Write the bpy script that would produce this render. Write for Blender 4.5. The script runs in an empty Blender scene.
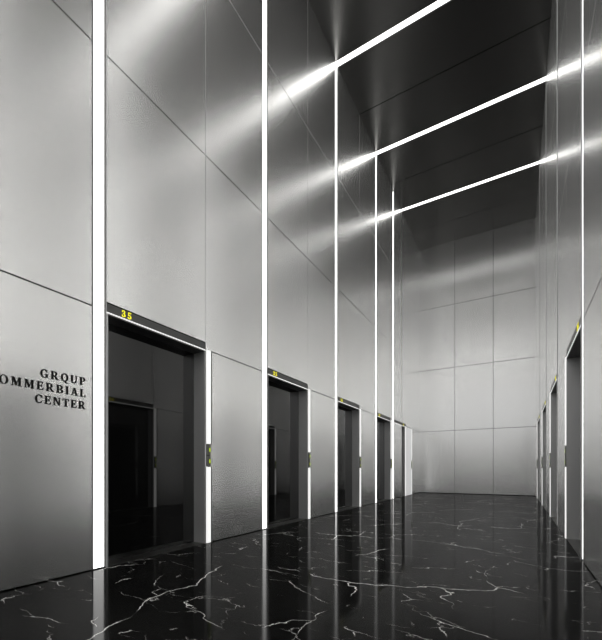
import bpy, bmesh, math
from mathutils import Vector, Matrix
scene = bpy.context.scene
C = scene.collection
# ------------------------------------------------------------------ camera
H_EYE = 1.03
F_PX = 371.9
cam_d = bpy.data.cameras.new('camera')
cam = bpy.data.objects.new('camera', cam_d)
C.objects.link(cam)
cam.location = (0, 0, H_EYE)
cam.rotation_euler = (math.pi/2, 0, 0.525)
cam_d.sensor_fit = 'HORIZONTAL'
cam_d.sensor_width = 36
cam_d.lens = 36*F_PX/602
cam_d.shift_y = (469.44-320)/602
cam_d.clip_start = 0.05
scene.camera = cam
# ------------------------------------------------------------------ world, light levels, exposure
w = bpy.data.worlds.new('world'); scene.world = w
w.use_nodes = True
w.node_tree.nodes['Background'].inputs[0].default_value = (1.0, 1.0, 1.0, 1)
w.node_tree.nodes['Background'].inputs[1].default_value = 0.68
L_CEIL = 5.4       # ceiling light lines over the far half
L_CEIL_NEAR = 24.0 # ceiling light lines over and behind the viewer, made stronger as unseen fill
L_SIDE = 0.82     # short light strips and header lines
L_STRIP = 4.3      # upright light strips
vs = scene.view_settings
vs.view_transform = 'Standard'; vs.look = 'None'; vs.gamma = 1; vs.use_curve_mapping = False
vs.exposure = 0.0
# light paths: facing metal walls need deep glossy bounces; a clamp keeps rare bright paths from speckling
cy = scene.cycles
cy.max_bounces = 14; cy.glossy_bounces = 10; cy.sample_clamp_indirect = 6.0; cy.use_adaptive_sampling = False
# ------------------------------------------------------------------ dimensions
XL, XR, YB, YR = -3.741, 0.642, 17.04, -6.55
P = 2.7
HC = 4*P
PITCH = 2.93
Y0 = 2.22
PT = 0.03      # panel thickness
DEP = 0.21     # depth of the elevator recesses
# ------------------------------------------------------------------ materials
def pbr(name, col, rough, metal=0.0, spec=0.5, ior=1.5, emit=0.0, ecol=(1, 1, 1)):
    m = bpy.data.materials.new(name); m.use_nodes = True
    b = m.node_tree.nodes['Principled BSDF']
    b.inputs['Base Color'].default_value = (*col, 1)
    b.inputs['Roughness'].default_value = rough
    b.inputs['Metallic'].default_value = metal
    b.inputs['Specular IOR Level'].default_value = spec
    b.inputs['IOR'].default_value = ior
    if emit:
        b.inputs['Emission Color'].default_value = (*ecol, 1)
        b.inputs['Emission Strength'].default_value = emit
        m.cycles.emission_sampling = 'FRONT'
    return m

def metal_mat(name, col, rough, vary=0.0, metal=1.0):
    """satin sheet metal, optionally with a faint vertical variation of its gloss"""
    m = pbr(name, col, rough, metal)
    if not vary: return m
    nt = m.node_tree; N = nt.nodes; Lk = nt.links
    b = N['Principled BSDF']
    tc = N.new('ShaderNodeTexCoord'); mp = N.new('ShaderNodeMapping')
    mp.inputs['Scale'].default_value = (26, 26, 0.25)
    nz = N.new('ShaderNodeTexNoise'); nz.inputs['Scale'].default_value = 1.0; nz.inputs['Detail'].default_value = 4
    mr = N.new('ShaderNodeMapRange')
    mr.inputs['To Min'].default_value = rough-vary; mr.inputs['To Max'].default_value = rough+vary
    Lk.new(tc.outputs['Object'], mp.inputs['Vector']); Lk.new(mp.outputs[0], nz.inputs['Vector'])
    Lk.new(nz.outputs['Fac'], mr.inputs['Value']); Lk.new(mr.outputs[0], b.inputs['Roughness'])
    return m

def marble():
    m = pbr('black_marble', (0.01, 0.01, 0.01), 0.08, 0, 0.5, 1.45)
    nt = m.node_tree; N = nt.nodes; Lk = nt.links; b = N['Principled BSDF']
    def new(t, **k):
        n = N.new(t)
        for a, v in k.items():
            if a in n.inputs.keys(): n.inputs[a].default_value = v
            else: setattr(n, a, v)
        return n
    tc = new('ShaderNodeTexCoord')
    def veins(scale, rotz, stretch, warp, wscale, width, breakscale, lo, hi, off):
        mp = new('ShaderNodeMapping'); mp.inputs['Scale'].default_value = (stretch[0], stretch[1], 1)
        mp.inputs['Rotation'].default_value = (0, 0, rotz); mp.inputs['Location'].default_value = (off, off*1.7, 0)
        Lk.new(tc.outputs['Object'], mp.inputs['Vector'])
        nz = new('ShaderNodeTexNoise'); nz.inputs['Scale'].default_value = wscale; nz.inputs['Detail'].default_value = 6; nz.inputs['Roughness'].default_value = 0.52
        Lk.new(mp.outputs[0], nz.inputs['Vector'])
        sub = new('ShaderNodeVectorMath', operation='SUBTRACT'); sub.inputs[1].default_value = (.5, .5, .5)
        Lk.new(nz.outputs['Color'], sub.inputs[0])
        sc = new('ShaderNodeVectorMath', operation='SCALE'); sc.inputs['Scale'].default_value = warp
        Lk.new(sub.outputs[0], sc.inputs[0])
        ad = new('ShaderNodeVectorMath', operation='ADD'); Lk.new(mp.outputs[0], ad.inputs[0]); Lk.new(sc.outputs[0], ad.inputs[1])
        vo = new('ShaderNodeTexVoronoi', voronoi_dimensions='2D', feature='DISTANCE_TO_EDGE'); vo.inputs['Scale'].default_value = scale
        Lk.new(ad.outputs[0], vo.inputs['Vector'])
        # broken up: veins fade in and out
        nb = new('ShaderNodeTexNoise'); nb.inputs['Scale'].default_value = breakscale; nb.inputs['Detail'].default_value = 3
        Lk.new(ad.outputs[0], nb.inputs['Vector'])
        br = new('ShaderNodeMapRange'); br.inputs['From Min'].default_value = lo; br.inputs['From Max'].default_value = hi
        Lk.new(nb.outputs['Fac'], br.inputs['Value'])
        wd = new('ShaderNodeMath', operation='MULTIPLY'); wd.inputs[1].default_value = width
        Lk.new(br.outputs[0], wd.inputs[0])
        wa = new('ShaderNodeMath', operation='ADD'); wa.inputs[1].default_value = 1e-4; Lk.new(wd.outputs[0], wa.inputs[0])
        dv = new('ShaderNodeMath', operation='DIVIDE'); Lk.new(vo.outputs['Distance'], dv.inputs[0]); Lk.new(wa.outputs[0], dv.inputs[1])
        mr = new('ShaderNodeMapRange'); mr.inputs['From Min'].default_value = 0.7; mr.inputs['From Max'].default_value = 1.0
        mr.inputs['To Min'].default_value = 1; mr.inputs['To Max'].default_value = 0
        Lk.new(dv.outputs[0], mr.inputs['Value'])
        mu = new('ShaderNodeMath', operation='MULTIPLY'); Lk.new(mr.outputs[0], mu.inputs[0]); Lk.new(br.outputs[0], mu.inputs[1])
        return mu.outputs[0]
    a = veins(0.62, 0.5, (1, 1), 0.75, 1.3, 0.0031, 1.1, 0.47, 0.54, 3.1)
    c = veins(1.5, -0.35, (0.8, 1.4), 0.6, 2.0, 0.0048, 2.0, 0.51, 0.58, 7.7)
    d = veins(3.6, 0.9, (0.7, 1.5), 0.45, 3.6, 0.009, 3.2, 0.54, 0.62, 12.4)
    mx = new('ShaderNodeMath', operation='MAXIMUM'); Lk.new(a, mx.inputs[0]); Lk.new(c, mx.inputs[1])
    ds = new('ShaderNodeMath', operation='MULTIPLY'); ds.inputs[1].default_value = 0.5; Lk.new(d, ds.inputs[0])
    m2 = new('ShaderNodeMath', operation='MAXIMUM'); Lk.new(mx.outputs[0], m2.inputs[0]); Lk.new(ds.outputs[0], m2.inputs[1])
    # faint grey clouding of the stone
    cl = new('ShaderNodeTexNoise'); cl.inputs['Scale'].default_value = 1.1; cl.inputs['Detail'].default_value = 5
    Lk.new(tc.outputs['Object'], cl.inputs['Vector'])
    cr = new('ShaderNodeValToRGB')
    cr.color_ramp.elements[0].position = .35; cr.color_ramp.elements[0].color = (.0045, .0045, .0045, 1)
    cr.color_ramp.elements[1].position = .75; cr.color_ramp.elements[1].color = (.013, .013, .0125, 1)
    Lk.new(cl.outputs['Fac'], cr.inputs[0])
    mix = new('ShaderNodeMixRGB'); mix.inputs[2].default_value = (1, .99, .96, 1)
    Lk.new(m2.outputs[0], mix.inputs[0]); Lk.new(cr.outputs[0], mix.inputs[1]); Lk.new(mix.outputs[0], b.inputs['Base Color'])
    # half-polished stone: the sheen is only part of the surface response
    df = new('ShaderNodeBsdfDiffuse'); Lk.new(mix.outputs[0], df.inputs['Color'])
    ms = new('ShaderNodeMixShader'); ms.inputs[0].default_value = 0.28
    Lk.new(df.outputs[0], ms.inputs[1]); Lk.new(b.outputs[0], ms.inputs[2]); Lk.new(ms.outputs[0], N['Material Output'].inputs['Surface'])
    return m

M_PANEL = metal_mat('satin_steel_panel', (0.97, 0.97, 0.965), 0.265, 0, 0.95)
M_CEIL = metal_mat('dark_ceiling_metal', (0.17, 0.168, 0.163), 0.25)
M_GAP = pbr('dark_joint', (0.004, 0.004, 0.004), 0.8, 0, 0.1)
M_JOINT = pbr('grey_joint', (0.6, 0.6, 0.59), 0.6)
M_FLOOR = marble()
M_DOOR = pbr('black_polished_door', (0.006, 0.006, 0.006), 0.015, 0, 0.5, 1.65)
M_JAMB = pbr('dark_steel_jamb', (0.78, 0.78, 0.78), 0.4, 0.6)
M_SOFF = pbr('dark_soffit', (0.12, 0.12, 0.12), 0.4, 0.6)
M_HEAD = pbr('charcoal_header', (0.13, 0.13, 0.128), 0.4, 0.3)
M_PLATE = pbr('grey_plate', (0.22, 0.22, 0.215), 0.4, 0.5)
M_TRIM = metal_mat('bright_trim', (0.88, 0.88, 0.86), 0.3)
M_TRIMD = pbr('dark_trim', (0.10, 0.10, 0.10), 0.4, 0.5)
M_SILL = metal_mat('sill_metal', (0.22, 0.22, 0.21), 0.35)
M_STRIP = pbr('strip_diffuser', (0.8, 0.8, 0.8), 0.5, emit=L_STRIP, ecol=(1, 0.995, 0.975))
M_SIDE = pbr('side_diffuser', (0.8, 0.8, 0.8), 0.5, emit=L_SIDE, ecol=(1, 0.995, 0.975))
M_LINEN = pbr('ceiling_diffuser_bright', (0.8, 0.8, 0.8), 0.5, emit=L_CEIL_NEAR, ecol=(1, 0.99, 0.965))
M_LINE = pbr('ceiling_diffuser', (0.8, 0.8, 0.8), 0.5, emit=L_CEIL, ecol=(1, 0.99, 0.965))
M_PANEL_LIT = pbr('white_panel_painted_glow', (0.85, 0.85, 0.85), 0.5, emit=0.42)  # white panel whose brightness is put in as emission
M_LET = pbr('black_letter', (0.003, 0.003, 0.003), 0.6, 0, 0.2)
M_NUM = pbr('yellow_numeral', (0.8, 0.75, 0.02), 0.5, emit=0.95, ecol=(1, 0.93, 0.02))
M_BTN = pbr('lime_button', (0.5, 0.7, 0.02), 0.4, emit=0.8, ecol=(0.7, 0.95, 0.03))
M_NUM.cycles.emission_sampling = 'NONE'; M_BTN.cycles.emission_sampling = 'NONE'
M_WHITE = pbr('white_panel', (0.88, 0.88, 0.88), 0.35)
# ------------------------------------------------------------------ mesh helpers
def box(bm, x0, x1, y0, y1, z0, z1, mi=0):
    if x0 > x1: x0, x1 = x1, x0
    if y0 > y1: y0, y1 = y1, y0
    if z0 > z1: z0, z1 = z1, z0
    v = [bm.verts.new(p) for p in ((x0,y0,z0),(x1,y0,z0),(x1,y1,z0),(x0,y1,z0),(x0,y0,z1),(x1,y0,z1),(x1,y1,z1),(x0,y1,z1))]
    for f in ((0,3,2,1),(4,5,6,7),(0,1,5,4),(1,2,6,5),(2,3,7,6),(3,0,4,7)):
        fc = bm.faces.new([v[i] for i in f]); fc.material_index = mi

def obj(name, bm, mats, parent=None, loc=None):
    me = bpy.data.meshes.new(name); bm.normal_update(); bm.to_mesh(me); bm.free()
    for m in (mats if isinstance(mats, (list, tuple)) else [mats]): me.materials.append(m)
    o = bpy.data.objects.new(name, me); C.objects.link(o)
    if parent: o.parent = parent
    if loc: o.location = loc
    return o

def empty(name, loc, label=None, cat=None, group=None, kind=None):
    o = bpy.data.objects.new(name, None); C.objects.link(o); o.location = loc
    o.empty_display_size = 0.1
    if label: o['label'] = label
    if cat: o['category'] = cat
    if group: o['group'] = group
    if kind: o['kind'] = kind
    return o

def boxes(name, mats, parent, *bs):
    bm = bmesh.new()
    for b in bs: box(bm, *b)
    return obj(name, bm, mats, parent)
def lamp_box(name, m_lit, parent, b, lit, m_off):
    """a diffuser: only the listed faces (bottom, top, y0, x1, y1, x0) give off light"""
    bm = bmesh.new(); box(bm, *b); bm.faces.ensure_lookup_table()
    for i, fc in enumerate(bm.faces): fc.material_index = 0 if i in lit else 1
    return obj(name, bm, [m_lit, m_off], parent)
# ------------------------------------------------------------------ floor
bm = bmesh.new(); box(bm, XL-DEP-.3, XR+DEP+.3, YR-.3, YB+.3, -0.1, 0)
o = obj('floor', bm, M_FLOOR); o['kind'] = 'structure'
# ------------------------------------------------------------------ side walls: sheet metal panels over a dark backing
JH, JV = 0.015, 0.008     # joint widths, level and upright
def wall_mesh(side, strips, odd, doors):
    """side -1: left wall, +1: right wall"""
    bm = bmesh.new(); X = XL if side < 0 else XR
    f = lambda a: X + side*a          # a metres into the wall
    def panel(y0, y1, z0, z1):
        box(bm, f(0), f(PT), y0, y1, z0, z1, 0)
    def back(y0, y1, z0, z1, mi=1):
        box(bm, f(PT), f(PT+.05), y0, y1, z0, z1, mi)
    def column(y0, y1, zs):
        """panels of one column between the joint heights zs"""
        for i, (a, b) in enumerate(zip(zs[:-1], zs[1:])):
            panel(y0, y1, a+(0 if i == 0 else JH/2), b-(0 if b == HC else JH/2))
    cells = []
    G = JV/2
    k = -3
    ks = [kk for kk in range(-3, 5)]
    for k in ks:
        y = Y0 + k*PITCH; e = y + PITCH - 0.012; s = y + 0.150
        if odd and k == 3: e = 12.853
        if odd and k == 4: continue
        if k == 4: e = YB
        s = max(s, YR); e = min(e, YB)
        if k in doors:
            oe = y + 1.588
            column(s, oe-G, [2.80, 2*P, 3*P, HC])
            back(s, oe, 2.80, HC, 1)
            # beside the opening
            panel(oe+.12, e, 0.012, P-JH/2)
            panel(oe+G, e, P+JH/2, 2*P-JH/2); panel(oe+G, e, 2*P+JH/2, 3*P-JH/2); panel(oe+G, e, 3*P+JH/2, HC)
            back(oe+.12, e, 0, P, 1); back(oe, e, P, HC, 1)
            box(bm, f(.002), f(PT), oe-G, oe+G, 2.8, HC, 2)
        else:
            mid = y + 1.588
            for a, b in ((s, mid-G), (mid+G, e)):
                if b > a: column(a, b, [0.012, P, 2*P, 3*P, HC])
            back(s, e, 0, HC, 1)
            if mid > YR: box(bm, f(.002), f(PT), mid-G, mid+G, 0, HC, 2)
    # the highest level joint is filled pale, painting in the light it catches
    for k in ks:
        y = Y0 + k*PITCH
        a, b = max(y+.16, YR), min(y+PITCH-.02, YB)
        if odd and k == 3: b = 12.85
        if odd and k == 4: a, b = 14.07, YB
        box(bm, f(.002), f(PT), a, b, 3*P-JH/2+.001, 3*P+JH/2-.001, 2)
    if odd:
        a, b = 13.02, 14.50        # the narrow bay past the twelfth metre
        column(a, 13.93, [2.80, 2*P, 3*P, HC]); back(a, 13.93, 2.80, HC)
        column(14.07, YB, [2.80, 2*P, 3*P, HC]); back(14.07, YB, 2.80, HC)
        panel(a, 14.02, 0.012, 2.68); back(a, 14.02, 0, 2.68)
        panel(15.62, YB, 0.012, P); panel(15.62, YB, P+JH, 2.79); back(15.62, YB, 0, 2.8)
        panel(14.63, 15.62, P+.02, 2.80-.001); back(14.49, 15.62, P, 2.8)
    o = obj('wall_left' if side < 0 else 'wall_right', bm, [M_PANEL, M_GAP, M_JOINT]); o['kind'] = 'structure'
    return o
wall_mesh(-1, None, True, (0, 1, 2, 3))
wall_mesh(1, None, False, (0, 1, 2, 3, 4))
# back wall (three columns, four rows)
def end_wall(name, Y, dirn):
    bm = bmesh.new(); pw = (XR-XL)/3
    for i in range(3):
        x0 = XL+i*pw; x1 = x0+pw
        for j in range(4):
            box(bm, x0+(.007 if i else 0), x1-(.007 if i < 2 else 0), Y, Y+dirn*PT, (j*P+JH/2) if j else .02, (j+1)*P-(JH/2 if j < 3 else 0), 0)
    box(bm, XL-.1, XR+.1, Y+dirn*PT, Y+dirn*(PT+.1), 0, HC, 1)
    o = obj(name, bm, [M_PANEL, M_GAP, M_JOINT]); o['kind'] = 'structure'
end_wall('wall_back', YB, 1)
# the end of the hall behind the viewer: panelling below, an unglazed opening added above to let in fill light
WZ0, WZ = 2.7, 9.8
bm = bmesh.new()
box(bm, XL-.1, XR+.1, YR-.12, YR, WZ, HC, 0); box(bm, XL-.1, XR+.1, YR-.12, YR, 0, WZ0, 0)
o = obj('wall_front', bm, M_PANEL); o['kind'] = 'structure'
t = empty('fill_opening_1', ((XL+XR)/2, YR-.06, 0), kind='structure')
hw = (XR-XL)/2
fr = [(-hw+i*hw*2/3-.03, -hw+i*hw*2/3+.03, -.05, .05, WZ0+.001, WZ-.001) for i in range(4)] + [(-hw+.03, hw-.03, -.045, .045, z-.03, z+.03) for z in (WZ0+.035, 5.0, 7.4, WZ-.035)]
boxes('fill_opening_frame', M_TRIMD, t, *fr)
# ceiling with light lines let into it
CY = [2.355 + 2.923*k for k in range(-3, 5)]
CW = 0.15
bm = bmesh.new()
edges = []
ys = [YR]
for k, c in enumerate(CY):
    edges.append((ys[-1], c-CW/2)); ys.append(c+CW/2)
edges.append((ys[-1], YB))
for a, b in edges:
    m = (a+b)/2
    if b-a > 2:
        box(bm, XL, XR, a, m-.010, HC, HC+.03, 0); box(bm, XL, XR, m+.010, b, HC, HC+.03, 0)
    else: box(bm, XL, XR, a, b, HC, HC+.03, 0)
box(bm, XL-.1, XR+.1, YR-.1, YB+.1, HC+.06, HC+.1, 1)
o = obj('ceiling', bm, [M_CEIL, M_GAP]); o['kind'] = 'structure'
order = ['crossing the ceiling behind the viewer, third back', 'crossing the ceiling behind the viewer, second back', 'crossing the ceiling just behind the viewer',
         'crossing the ceiling above the nearest left elevator', 'crossing the ceiling above the second left light strip',
         'nearest in the picture, running off its top edge', 'middle one of the three in the picture',
         'closest to the panelled end wall']
for k, c in enumerate(CY):
    t = empty('ceiling_light', ((XL+XR)/2, c, HC), 'white ceiling light line, ' + order[k], 'ceiling light', 'light lines across the ceiling')
    hw = (XR-XL)/2
    lamp_box('diffuser', M_LINEN if k < 4 else M_LINE, t, (-hw, hw, -CW/2+.012, CW/2-.012, .018, .028), (0,), M_TRIMD)
    boxes('channel', M_TRIMD, t, (-hw, hw, -CW/2, -CW/2+.01, .0, .05), (-hw, hw, CW/2-.01, CW/2, .0, .05), (-hw, hw, -CW/2, CW/2, .0502, .058))
# ------------------------------------------------------------------ upright light strips
REC = 0.010
def light_strip(side, y, label, z1=HC, group='full-height light strips', w=.117, plain=False):
    X = XL if side < 0 else XR; f = lambda a: side*a
    t = empty('light_strip', (X, y+.005, 0), label, 'light strip', group)
    lamp_box('diffuser', M_STRIP, t, (f(REC), f(REC+.006), 0.0, w, 0.012, z1-.002), (3,) if side < 0 else (5,), M_TRIMD)
    boxes('channel', M_TRIMD, t, (f(-.001), f(.03), -.012, -.0005, 0.004, z1-.002), (f(-.001), f(.03), w+.0005, w+.012, 0.004, z1-.002), (f(.0302), f(.04), -.012, w+.012, 0.004, z1-.002))
    if not plain:
        boxes('trim', M_WHITE, t, (f(-.003), f(.03), w+.0125, w+.024, 0.004, z1-.002))
    return t
names_l = {-3: 'on the left wall far behind the viewer', -2: 'on the left wall well behind the viewer', -1: 'on the left wall behind the viewer',
 0: 'on the left wall between the lettering and the nearest elevator', 1: 'at the left edge of the second elevator on the left wall',
 2: 'at the left edge of the third elevator on the left wall', 3: 'at the left edge of the fourth elevator on the left wall'}
for k, n in names_l.items():
    if Y0+k*PITCH > YR: light_strip(-1, Y0+k*PITCH, 'tall white light strip ' + n)
light_strip(-1, 12.865, 'thin white light strip on the left wall just past the fourth elevator')
names_r = {-2: 'on the right wall well behind the viewer', -1: 'on the right wall behind the viewer', 0: 'on the right wall beside the viewer',
 1: 'nearest on the right wall, bright from floor to ceiling', 2: 'on the right wall at the second elevator opening in view', 3: 'on the right wall at the third elevator opening in view',
 4: 'on the right wall closest to the end wall'}
for k, n in names_r.items():
    light_strip(1, Y0+k*PITCH, 'tall light strip ' + n)
# plain metal strip past the last bay
t = boxes('metal_trim', M_TRIM, None, (XL-.03, XL+.004, 13.94, 14.06, 2.80, HC-.002))
t['label'] = 'pale upright metal strip above the last header of the left wall'; t['category'] = 'trim'
# ------------------------------------------------------------------ glyphs: bold serif capitals and figures
TH, TN = .20, .085
def arc(cx, cy, rx, ry, a0, a1, thick, thin, n=20):
    """ring sector whose stroke is thick where it runs upright; returns quads"""
    q = []; pr = None
    for i in range(n+1):
        a = math.radians(a0+(a1-a0)*i/n); c, s = math.cos(a), math.sin(a)
        wx = thick; wy = thin
        o = (cx+rx*c, cy+ry*s); ii = (cx+(rx-wx)*c, cy+(ry-wy)*s)
        if pr: q.append([pr[0], o, ii, pr[1]])
        pr = (o, ii)
    return q
def R(x0, x1, y0, y1): return [(x0, y0), (x1, y0), (x1, y1), (x0, y1)]
def ser(x0, x1, y, up): return R(x0, x1, y, y+.06) if up else R(x0, x1, y-.06, y)
def glyph(ch):
    S = .07
    if ch == 'I': return .36, [R(.08, .28, 0, 1), ser(0, .36, 0, 1), ser(0, .36, 1, 0)]
    if ch == 'L': return .68, [R(.08, .28, 0, 1), ser(0, .38, 1, 0), R(0, .66, 0, .08), [(.58, .08), (.66, 0), (.70, .30), (.64, .30)]]
    if ch == 'E': return .72, [R(.08, .28, 0, 1), R(0, .66, 0, .08), R(0, .64, .92, 1), R(.28, .50, .47, .55), R(.47, .53, .36, .66),
                               [(.58, .08), (.66, 0), (.71, .28), (.65, .28)], [(.58, .92), (.59, .72), (.65, .72), (.66, 1)]]
    if ch == 'N': return .86, [R(.08, .17, 0, 1), R(.68, .77, 0, 1), [(.04, 1), (.30, 1), (.77, .0), (.66, .0)], ser(0, .27, 0, 1), ser(.57, .87, 1, 0), ser(0, .2, 1, 0)]
    if ch == 'M': return 1.0, [R(.09, .17, 0, 1), R(.72, .92, 0, 1), [(.07, 1), (.30, 1), (.56, .22), (.46, 0)], [(.46, 0), (.54, .16), (.76, 1), (.72, 1)],
                               [(.46, 0), (.56, .22), (.74, .95), (.80, 1)], ser(0, .27, 0, 1), ser(.62, 1.02, 0, 1), ser(0, .2, 1, 0), ser(.8, 1.02, 1, 0)]
    if ch == 'T': return .76, [R(.28, .48, 0, 1), R(.02, .74, .92, 1), ser(.18, .58, 0, 1), [(.0, .70), (.06, .70), (.10, .93), (.02, .95)], [(.70, .70), (.76, .70), (.74, .95), (.66, .93)]]
    if ch == 'A': return .86, [[(.36, 1), (.50, 1), (.80, 0), (.58, 0)], [(.36, 1), (.42, .86), (.17, 0), (.09, 0)], R(.20, .62, .28, .36), ser(0, .28, 0, 1), ser(.48, .88, 0, 1)]
    if ch == 'U': return .84, [R(.08, .28, .35, 1), R(.66, .75, .35, 1), ser(0, .38, 1, 0), ser(.56, .86, 1, 0)] + arc(.415, .36, .335, .38, 180, 360, .15, .11)
    if ch == 'C': return .78, arc(.42, .5, .42, .52, 42, 318, .2, .08, 26) + [[(.66, .70), (.73, .66), (.74, 1.0), (.68, .94)], [(.62, .10), (.70, .14), (.76, .30), (.72, .32)]]
    if ch == 'G': return .86, arc(.42, .5, .42, .52, 42, 326, .2, .08, 26) + [[(.66, .70), (.73, .66), (.74, 1.0), (.68, .94)], R(.60, .79, .04, .42), ser(.48, .88, .46, 0)]
    if ch == 'O': return .86, arc(.43, .5, .43, .52, 0, 360, .2, .075, 36)
    if ch == 'Q': return .86, arc(.43, .5, .43, .52, 0, 360, .2, .075, 36) + [[(.34, .10), (.46, .16), (.74, -.20), (.60, -.22)], [(.60, -.22), (.74, -.20), (.92, -.12), (.90, -.20)]]
    if ch in 'PRB':
        q = [R(.08, .28, 0, 1), R(.0, .42, .93, 1), R(.28, .44, .44, .51)] + arc(.42, .72, .30, .28, -90, 90, .19, .08)
        if ch == 'B':
            q += [R(.0, .44, 0, .07)] + arc(.42, .255, .36, .255, -90, 90, .2, .08); return .80, q
        q += [ser(0, .38, 0, 1)]
        if ch == 'R': q += [[(.34, .48), (.50, .50), (.86, 0), (.62, 0)], ser(.62, .9, 0, 1)]; return .88, q
        return .74, q
    if ch == '3': return .60, arc(.26, .745, .26, .255, -85, 150, .17, .09) + arc(.26, .27, .32, .27, -150, 85, .18, .10) + [R(.16, .32, .46, .54), R(.02, .15, .70, .82), R(0, .15, .14, .28)]
    if ch == '5': return .60, arc(.24, .31, .34, .31, -150, 115, .19, .11) + [R(.08, .56, .85, 1), [(.08, 1), (.17, 1), (.14, .48), (.05, .44)], R(0, .15, .12, .26)]
def glyph_obj(name, ch, mat, parent, height, depth, at, right, out):
    """upright glyph: at = lower left corner, right = reading direction, out = wall normal"""
    wd, polys = glyph(ch)
    bm = bmesh.new(); up = Vector((0, 0, 1)); right = Vector(right); out = Vector(out); at = Vector(at)
    for j, q in enumerate(polys):
        # each stroke a hair thicker than the last, so that crossing strokes never share a face
        dd = depth + (j % 7)*.00006
        fr = [bm.verts.new(at + right*(x*height) + up*(y*height) + out*dd) for x, y in q]
        bk = [bm.verts.new(at + right*(x*height) + up*(y*height)) for x, y in q]
        n = len(q)
        bm.faces.new(fr); bm.faces.new(bk[::-1])
        for i in range(n): bm.faces.new((fr[i], bk[i], bk[(i+1) % n], fr[(i+1) % n]))
    bmesh.ops.recalc_face_normals(bm, faces=bm.faces)
    return obj(name, bm, mat, parent), wd*height
# lettering on the left wall, ranged right
sign = empty('wall_sign', (XL, 2.142, 1.632), 'three rows of raised black serif letters reading GRQUP COMMERBIAL CENTER on the left wall', 'sign')
CAP = .076
for row, (text, z, width) in enumerate((('GRQUP', .239, .406), ('COMMERBIAL', .121, .80), ('CENTER', .0, .449))):
    ws = [glyph(c)[0]*CAP for c in text]
    gap = (width-sum(ws))/(len(text)-1)
    y = -width
    for c, wd in zip(text, ws):
        glyph_obj('letter', c, M_LET, sign, CAP, .007, (0, y, z), (0, 1, 0), (1, 0, 0))
        y += wd+gap
# ------------------------------------------------------------------ elevators
def call_panel(side, y, label):
    X = XL if side < 0 else XR; f = lambda a: side*a
    t = empty('call_panel', (X, y, 1.07), label, 'call panel', 'elevator call panels')
    for z in (0.003, .163):
        pl = boxes('face_plate', M_PLATE, t, (f(-.012), f(.0065), .008, .086, z, z+.150))
        pl['label'] = 'grey metal plate'
        boxes('button', M_BTN, pl, (f(-.014), f(-.0122), .056, .078, z+.045, z+.100))
        boxes('button_frame', M_GAP, pl, (f(-.0135), f(-.0121), .048, .0555, z+.035, z+.110), (f(-.0135), f(-.0121), .0785, .085, z+.035, z+.110))
    boxes('divider', M_GAP, t, (f(-.010), f(.006), .008, .086, .154, .162))
    return t
def side_light(side, y, where, gap=True):
    """two lengths of light with the call panel between them, or one unbroken length"""
    X = XL if side < 0 else XR; f = lambda a: side*a
    for z0, z1, nm in (((.004, 1.065, 'lower'), (1.388, P, 'upper')) if gap else ((.004, P, 'unbroken'),)):
        t = empty('side_light', (X, y, z0), '%s short white light strip beside %s' % (nm, where), 'light strip', 'short light strips beside the elevators')
        h = z1-z0
        lamp_box('diffuser', M_SIDE, t, (f(-.012), f(.009), .006, .086, 0, h), (3, 2) if side < 0 else (5, 2), M_TRIMD)
        boxes('channel', M_TRIMD, t, (f(-.001), f(.03), .0, .005, .0, h), (f(0), f(.03), .087, .119, .0, h), (f(.0302), f(.04), 0, .119, .0, h))
def numeral(side, parent, y, z, cap=.074):
    """the figures 35 on a header"""
    out = (-side, 0, 0); right = (0, -side, 0)
    a = -side*.0035
    w3 = .62*cap; gp = .026
    yy = y
    for ch in '35':
        glyph_obj('numeral', ch, M_NUM, parent, cap, .003, (a, yy, z), right, out)
        yy += -side*(w3+gp)
dn = [0]
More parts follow.
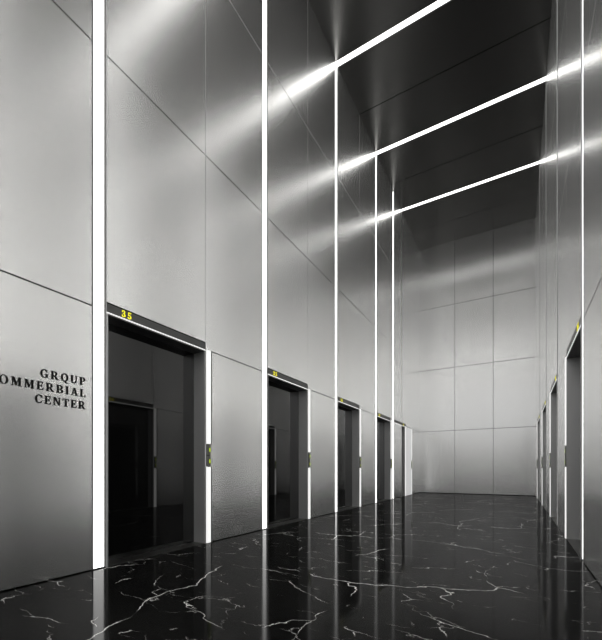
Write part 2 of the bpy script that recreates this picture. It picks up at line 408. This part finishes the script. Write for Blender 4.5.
def elevator(side, y, where):
    X = XL if side < 0 else XR; f = lambda a: side*a
    dn[0] += 1
    s, e = .150, 1.588
    t = empty('door_%d' % dn[0], (X, y, 0), 'black polished doors in a dark steel recess, ' + where, None, None, 'structure')
    # jambs and soffit line the recess
    boxes('jamb', M_JAMB, t, (f(-.002), f(DEP), s-.0, s+.012, 0, 2.68), )
    boxes('jamb', M_JAMB, t, (f(-.002), f(DEP), e-.012, e-.0, 0, 2.68))
    boxes('soffit', M_SOFF, t, (f(0.0), f(DEP), s+.0125, e-.0125, 2.665, 2.68))
    h = boxes('header', M_HEAD, t, (f(-.003), f(.07), s, e, 2.695, 2.785)); h['label'] = 'charcoal header carrying the floor number'
    boxes('header_gap', M_GAP, t, (f(.004), f(.07), s, e, 2.7855, 2.80))
    boxes('header_trim', M_SIDE, t, (f(-.004), f(.07), s, e, 2.6855, 2.6945))
    numeral(side, h, (s+.17 if side < 0 else s+.29), 2.705)
    boxes('sill', M_SILL, t, (f(.0), f(DEP), s+.0125, e-.0125, .001, .006))
    m = (s+e)/2
    boxes('door_leaf', M_DOOR, t, (f(DEP), f(DEP+.03), s, m-.0015, .006, 2.68))
    boxes('door_leaf', M_DOOR, t, (f(DEP), f(DEP+.03), m+.0015, e, .006, 2.68))
    boxes('door_backing', M_GAP, t, (f(DEP+.031), f(DEP+.05), s-.05, e+.05, 0, 2.75))
    side_light(side, y+1.596, where)
    call_panel(side, y+1.594, 'call panel with two lime buttons between the light strips of ' + where)
    return t
for k, n in enumerate(('nearest', 'second', 'third', 'fourth')):
    elevator(-1, Y0+k*PITCH, n + ' left elevator')
for k, n in enumerate(('viewer-side', 'nearest visible', 'second visible', 'third visible', 'farthest')):
    elevator(1, Y0+k*PITCH, n + ' right elevator')
# the irregular last bay of the left wall
dn[0] += 1
t = empty('door_%d' % dn[0], (XL, 13.02, 0), 'narrow dark elevator opening at the far end of the left wall', None, None, 'structure')
h = boxes('header', M_HEAD, t, (.003, -.07, 0, 1.48, 2.695, 2.785))
boxes('header_trim', M_SIDE, t, (.004, -.07, 0, 1.48, 2.6855, 2.6945))
numeral(-1, h, 1.20, 2.705)
boxes('jamb', M_JAMB, t, (0, -DEP, 1.0, 1.01, 0, 2.68))
boxes('jamb', M_JAMB, t, (0, -DEP, 1.47, 1.48, 0, 2.68))
boxes('soffit', M_SOFF, t, (0, -DEP, 1.0105, 1.4695, 2.665, 2.68))
boxes('door_leaf', M_DOOR, t, (-DEP, -DEP-.03, 1.0, 1.48, .006, 2.68))
boxes('sill', M_SILL, t, (0, -DEP, 1.0105, 1.4695, .001, .006))
side_light(-1, 14.505, 'the white panel, far left wall', False)
side_light(-1, 15.50, 'the end wall, last on the left')
call_panel(-1, 15.498, 'charcoal call panel in the last short light strip before the end wall')
t = boxes('lit_white_panel', M_PANEL_LIT, None, (XL-.005, XL-.025, 14.63, 15.49, .004, P))  # not a lamp: the glow paints in the light on this panel
t['label'] = 'wide white wall panel with painted-in brightness at the far end of the left wall'; t['category'] = 'wall panel'
